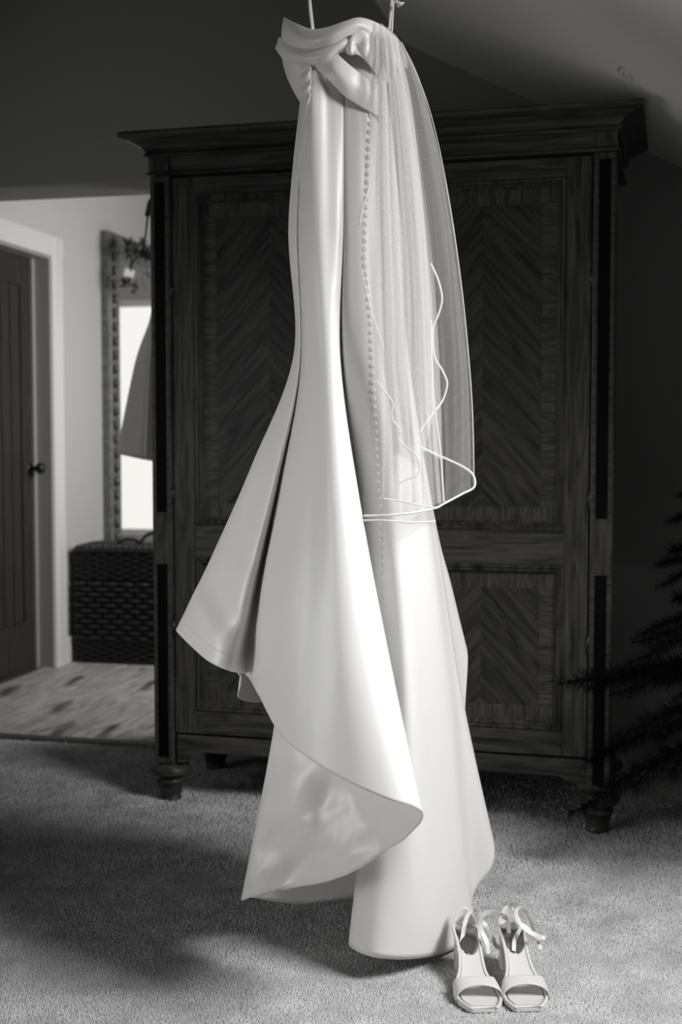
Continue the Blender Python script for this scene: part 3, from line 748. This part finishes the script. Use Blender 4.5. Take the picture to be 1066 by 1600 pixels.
# outer layer: wraps from the buttons round to the right, down to the long hem
veil_layer([
 [(580,52,2.52),(578,140,2.515),(566,330,2.495),(570,560,2.48),(568,700,2.465),(568,810,2.455)],
 [(592,45,2.52),(596,140,2.51),(592,330,2.49),(600,560,2.475),(605,700,2.46),(606,805,2.45)],
 [(604,44,2.54),(614,140,2.52),(624,330,2.50),(635,560,2.485),(640,700,2.475),(645,800,2.465)],
 [(614,50,2.56),(632,140,2.55),(655,330,2.53),(668,560,2.52),(676,700,2.51),(680,794,2.50)],
 [(620,56,2.58),(645,140,2.58),(676,330,2.57),(690,560,2.57),(696,700,2.56),(695,787,2.55)],
 [(624,62,2.61),(655,140,2.62),(692,330,2.63),(716,560,2.63),(720,690,2.62),(721,772,2.62)],
 [(628,66,2.64),(661,140,2.66),(705,330,2.67),(733,560,2.68),(740,680,2.68),(741,762,2.68)]], M_tulle, .005, 1.6)
# inner returning layer at the right, raised hem
veil_layer([
 [(628,66,2.64),(661,140,2.66),(705,330,2.67),(733,560,2.68),(739,680,2.68),(741,742,2.68)],
 [(622,64,2.68),(652,140,2.71),(690,330,2.72),(706,520,2.73),(708,640,2.73),(705,722,2.73)],
 [(616,62,2.70),(640,140,2.73),(668,330,2.74),(672,480,2.74),(664,600,2.73),(656,698,2.72)]], M_tulle, .004, 1.4, seed=1.7)
# gathered dense layers over the back of the dress
veil_layer([
 [(590,50,2.53),(592,140,2.525),(590,330,2.51),(596,560,2.50),(598,700,2.49),(598,779,2.48)],
 [(600,48,2.535),(610,140,2.53),(618,330,2.52),(628,560,2.51),(636,700,2.50),(640,785,2.49)],
 [(610,52,2.56),(628,140,2.55),(648,330,2.545),(656,560,2.54),(664,700,2.53),(668,791,2.52)],
 [(616,58,2.58),(640,140,2.58),(662,330,2.575),(676,560,2.57),(684,700,2.56),(690,785,2.55)]], M_tulle2, .006, 2.6, seed=.6)
veil_layer([
 [(582,56,2.515),(580,120,2.508),(576,200,2.50),(566,300,2.492),(558,340,2.49),(560,352,2.49)],
 [(594,50,2.515),(598,140,2.505),(600,300,2.488),(604,460,2.478),(606,560,2.472),(612,640,2.468)],
 [(604,48,2.535),(616,140,2.518),(630,300,2.50),(640,460,2.49),(642,600,2.48),(655,720,2.475)],
 [(614,54,2.555),(634,140,2.545),(658,300,2.535),(668,400,2.53),(675,480,2.53),(678,640,2.52)]], M_tulle2, .006, 2.6, seed=2.4)
veil_layer([
 [(596,60,2.545),(606,140,2.54),(612,300,2.53),(620,460,2.525),(624,600,2.52),(628,700,2.515)],
 [(606,58,2.56),(622,140,2.555),(638,300,2.55),(648,460,2.545),(654,600,2.54),(660,700,2.535)],
 [(616,62,2.60),(640,140,2.60),(664,300,2.60),(680,460,2.60),(688,600,2.60),(690,720,2.60)]], M_tulle2, .006, 2.8, seed=4.0)
# scalloped comb and gathering at the top
V, Fc = net([[vq(*p) for p in r] for r in (
 [(581,36,2.525),(581,80,2.512),(584,125,2.51)], [(594,36,2.525),(598,80,2.505),(600,128,2.502)], [(606,44,2.545),(614,80,2.515),(616,120,2.512)], [(616,54,2.57),(626,84,2.54),(628,112,2.535)], [(622,62,2.60),(634,88,2.59),(638,102,2.585)])], 10, 20,
 fn=lambda p, s, t: p + Vector((0, .003*math.sin(s*9), .004*math.sin(s*8)*t)))
mesh('gathered_top', V, Fc, M_tulle2, veil, smooth=True)
def edging(pts, r=.0022, flat=.45):
    MB().tube([vq(*p) for p in curve(pts, 8*len(pts))], r*.78, 6, flat=flat, up=Vector((0, 1, 0))).build('satin_edging', M_satin2, veil, smooth=True)
edging([(578,286,2.487),(573,305,2.485),(567,325,2.485),(562,348,2.485)], .0015)
edging([(566,422,2.478),(572,452,2.476),(580,485,2.474),(589,512,2.472),(600,545,2.47)], .0013)
edging([(588,593,2.465),(598,608,2.464),(614,629,2.463),(612,645,2.463),(616,660,2.463),(626,672,2.462),(624,687,2.462),(636,700,2.461),(650,711,2.46),(656,730,2.46),(651,742,2.458),(630,752,2.455),(609,766,2.452)], .0018)
edging([(673,411,2.60),(685,438,2.60),(691,467,2.60),(685,492,2.60),(677,514,2.60),(679,555,2.60),(692,580,2.60),(699,600,2.60),(692,625,2.60),(680,642,2.59),(668,658,2.58),(654,678,2.56)], .0026)
edging([(656,698,2.67),(678,708,2.68),(700,718,2.68),(725,730,2.68),(740,743,2.68),(741,761,2.67),(722,772,2.62),(694,787,2.55),(680,794,2.50),(645,801,2.462),(606,805,2.447),(568,806,2.45)], .0030)
edging([(598,779,2.47),(625,783,2.478),(650,788,2.485),(680,793,2.495)], .0022)
edging([(568,813,2.452),(600,813,2.45),(640,816,2.462),(676,815,2.485),(678,812,2.49)], .0024)
edging([(694,786,2.545),(691,740,2.55),(688,700,2.555),(681,650,2.56),(676,600,2.56),(674,540,2.56),(674,500,2.56)], .0022)
edging([(628,66,2.64),(661,140,2.66),(684,220,2.667),(705,330,2.67),(722,450,2.675),(733,560,2.68),(739,650,2.68),(741,745,2.68)], .0010)

# ------------------------------------------------------------------ sandals
def sandal(loc, rz, mir, label, straps):
    t = empty('block_heel_sandal', loc, rz, label=label, cat='sandal', group='pair of white block-heel sandals')
    m = mir
    # stations from the toe: y towards the heel, z of the foot bed, half width, centre offset
    St = [(-.004, .008, .024, .005), (.001, .009, .031, .0045), (.012, .0095, .037, .0035), (.032, .010, .0445, .002), (.06, .013, .0445, .000), (.085, .021, .039, -.002), (.11, .036, .0285, -.001), (.14, .058, .0245, 0), (.17, .077, .0255, 0), (.195, .086, .0280, 0), (.215, .089, .0260, 0), (.230, .090, .0160, 0)]
    def bed(y):
        for a, b in zip(St, St[1:]):
            if a[0] <= y <= b[0]:
                f = (y-a[0])/(b[0]-a[0]); return [a[i]+(b[i]-a[i])*f for i in range(4)]
        return list(St[-1] if y > .1 else St[0])
    P = curve([Vector((c*m, z, w_)) for y, z, w_, c in St], 72); Yq = curve([Vector((y, 0, 0)) for y, *_ in St], 72)
    def slab(name, k, z_up, z_dn, mat, y0=None, y1=None, n=9, oval=False):
        V = []; Fc = []; idx = [i for i in range(72) if (y0 is None or Yq[i].x >= y0) and (y1 is None or Yq[i].x <= y1)]
        for i in idx:
            c, z, w_ = P[i].x, P[i].y, P[i].z*k
            if oval: f_ = (Yq[i].x-(y0+y1)/2)/((y1-y0)/2); w_ = k*.028*math.sqrt(max(.02, 1-abs(f_)**2.4))
            for s_, zz in ((1, z+z_up), (-1, z-z_dn)):
                for j in range(n):
                    f = -1+2*j/(n-1); V.append(Vector((c+s_*f*w_, Yq[i].x, zz - (.0016*(1-abs(f)**3) if s_ > 0 else 0))))
        r = 2*n
        for a in range(len(idx)-1):
            for j in range(r): Fc.append((a*r+j, a*r+(j+1) % r, (a+1)*r+(j+1) % r, (a+1)*r+j))
        Fc.append(tuple(range(r))[::-1]); Fc.append(tuple((len(idx)-1)*r+j for j in range(r)))
        mb = MB(); mb.v = V; mb.f = Fc
        return mb.build(name, mat, t, bevel=.0012)
    slab('sole', 1.0, .0, .0075, M_shoe)
    slab('insole', .80, .0022, .0, M_shoeside, .006, .222)
    slab('heel_pad', .86, .0032, .0, M_pad, .138, .226, oval=True)
    side = lambda s_: [Vector((P[i].x+s_*P[i].z*.93, Yq[i].x+(.003 if i < 2 else 0), P[i].y+.001)) for i in range(1, 67)]
    MB().tube(side(-1)[::-1]+side(1), .0034, 7).build('rim', M_shoe, t, smooth=True)
    # raised rims beside the footbed, with stitches
    for s_ in (-1, 1):
        sm = MB()
        for i in range(8, 54):
            p = Vector((P[i].x+s_*P[i].z*.78, Yq[i].x, P[i].y+.0028)); d = (P[i+1]-P[i]); sm.tube([p, p+Vector((0, .0018, .0003))], .0006, 4)
        sm.build('stitching', M_stitch, t, kind='stuff')
    # block heel
    prof = lambda w_, y0, y1: [(-w_, y0+.004), (-w_+.004, y0), (w_-.004, y0), (w_, y0+.004), (w_*.95, y1-.010), (w_*.5, y1), (-w_*.5, y1), (-w_*.95, y1-.010)]
    Vh = []; lv = [(.0, .023, .192, .232), (.004, .0235, .1915, .2325), (.04, .023, .188, .231), (.070, .0235, .182, .230), (.0835, .0265, .174, .231)]
    for z, w_, y0, y1 in lv:
        for a, b in prof(w_, y0, y1): Vh.append(Vector((a, b, min(z, bed(b)[1]-.005))))
    Fh = [(k*8+j, k*8+(j+1) % 8, (k+1)*8+(j+1) % 8, (k+1)*8+j) for k in range(4) for j in range(8)] + [tuple(range(8))[::-1], tuple(32+j for j in range(8))]
    mb = MB(); mb.v = Vh; mb.f = Fh; mb.build('heel', M_shoe, t, bevel=.001)
    # toe band arching over the toes
    V = []; ny, nx = 10, 22
    for i in range(ny):
        for j in range(nx):
            th = math.pi*j/(nx-1); c = math.cos(th)
            mid = math.sin(th)
            y = .050 + (-.5+i/(ny-1))*(.040+.012*abs(c)**2) + .010*(1-mid)*1.0 - .014*mid*(i/(ny-1)) + .004*mid
            b = bed(min(max(y, 0), .2)); hw = b[2]+.0035
            z = max(b[1]-.006, 0.002) + (.036+.004*(i/ny))*(mid**.62)
            V.append(Vector((b[3]*m + c*hw, y, z)))
    Fc = [(i*nx+j, i*nx+j+1, (i+1)*nx+j+1, (i+1)*nx+j) for i in range(ny-1) for j in range(nx-1)]
    solid(mesh('toe_band', V, Fc, M_shoe, t, smooth=True), .0022, 1)
    # heel counter
    V = []; nz, nx = 8, 26
    for i in range(nz):
        for j in range(nx):
            th = math.pi*j/(nx-1); hgt = .038*math.sin(th)**1.3 + .002
            z = .084 + hgt*i/(nz-1); y = .200 + .033*math.sin(th) + .004*i/(nz-1)
            V.append(Vector((.0285*math.cos(th)*(1-.12*i/(nz-1)), y, z)))
    Fc = [(i*nx+j, i*nx+j+1, (i+1)*nx+j+1, (i+1)*nx+j) for i in range(nz-1) for j in range(nx-1)]
    solid(mesh('heel_counter', V, Fc, M_shoe, t, smooth=True), .002, 0)
    # straps: flat ribbons, positions in world pixels+depth -> local
    inv = Matrix.Translation(loc) @ Matrix.Rotation(rz, 4, 'Z'); inv = inv.inverted()
    for nm, pts in straps:
        P2 = [inv @ at(*p) for p in curve(pts, 9*len(pts))]
        if nm == 'buckle': MB().tube([inv @ at(*p) for p in pts], .0012, 6, closed=True).build('buckle', M_buckle, t, smooth=True); continue
        V = []; Fc = []; N = len(P2); wd_ = .0046
        for i, p in enumerate(P2):
            tg = (P2[min(i+1, N-1)]-P2[max(i-1, 0)]).normalized(); upv = (inv.to_3x3() @ Vector((0, 1, -.25))).cross(tg); a = upv + .45*(inv.to_3x3() @ Vector((0, 1, 0))); a = a - tg*a.dot(tg); a = -a if i and a.dot(V[-1]-V[-2]) < 0 else a
            a = a.normalized() if a.length > .05 else V[-1]-V[-2]
            V += [p-a*wd_, p+a*wd_]
        for i in range(N-1): Fc.append((2*i, 2*i+1, 2*i+3, 2*i+2))
        o = solid(mesh(nm, V, Fc, M_shoe, t), .0013, 0)
    return t
HD = math.pi
def fl_(px, py):
    r = ray(px, py); return CAM + r*(-CAM.z/r.z)
lt = fl_(753, 1583); rt = fl_(829, 1581)
sandal(Vector((lt.x, lt.y, .002)), math.radians(3.5), 1, 'left sandal of the pair, its ankle strap falling open to the right', [
 ('ankle_strap', [(717,1487,2.605),(722,1468,2.63),(726,1445,2.655),(731,1430,2.67),(739,1421,2.68),(748,1424,2.675),(754,1434,2.665)]),
 ('ankle_strap', [(763,1490,2.60),(761,1473,2.61),(754,1458,2.62),(751,1444,2.625),(755,1430,2.625),(765,1425,2.63),(778,1428,2.64),(790,1433,2.65),(794,1440,2.65),(795,1462,2.65),(791,1478,2.65),(783,1481,2.655),(775,1477,2.66),(768,1463,2.665),(760,1447,2.67),(753,1440,2.675)]),
 ('buckle', [(783,1427,2.635),(791,1430,2.635),(792,1437,2.635),(784,1434,2.635)])])
sandal(Vector((rt.x, rt.y, .002)), math.radians(3.5), -1, 'right sandal of the pair, its ankle strap looped up high', [
 ('ankle_strap', [(803,1486,2.605),(804,1470,2.62),(810,1457,2.63),(814,1449,2.635),(808,1447,2.65),(802,1454,2.665),(800,1468,2.675)]),
 ('ankle_strap', [(845,1484,2.61),(842,1470,2.63),(834,1458,2.65),(822,1449,2.66),(808,1440,2.66),(798,1426,2.655),(797,1415,2.65),(803,1411,2.645),(814,1414,2.64),(825,1425,2.635),(834,1437,2.63),(843,1449,2.625),(851,1461,2.62),(848,1465,2.615),(838,1461,2.61),(826,1455,2.61),(814,1444,2.615),(807,1431,2.62),(808,1421,2.625),(815,1419,2.63),(824,1426,2.635),(829,1436,2.64),(833,1448,2.645),(836,1458,2.65)]),
 ('buckle', [(836,1443,2.62),(841,1440,2.62),(844,1444,2.62),(838,1448,2.62)])])
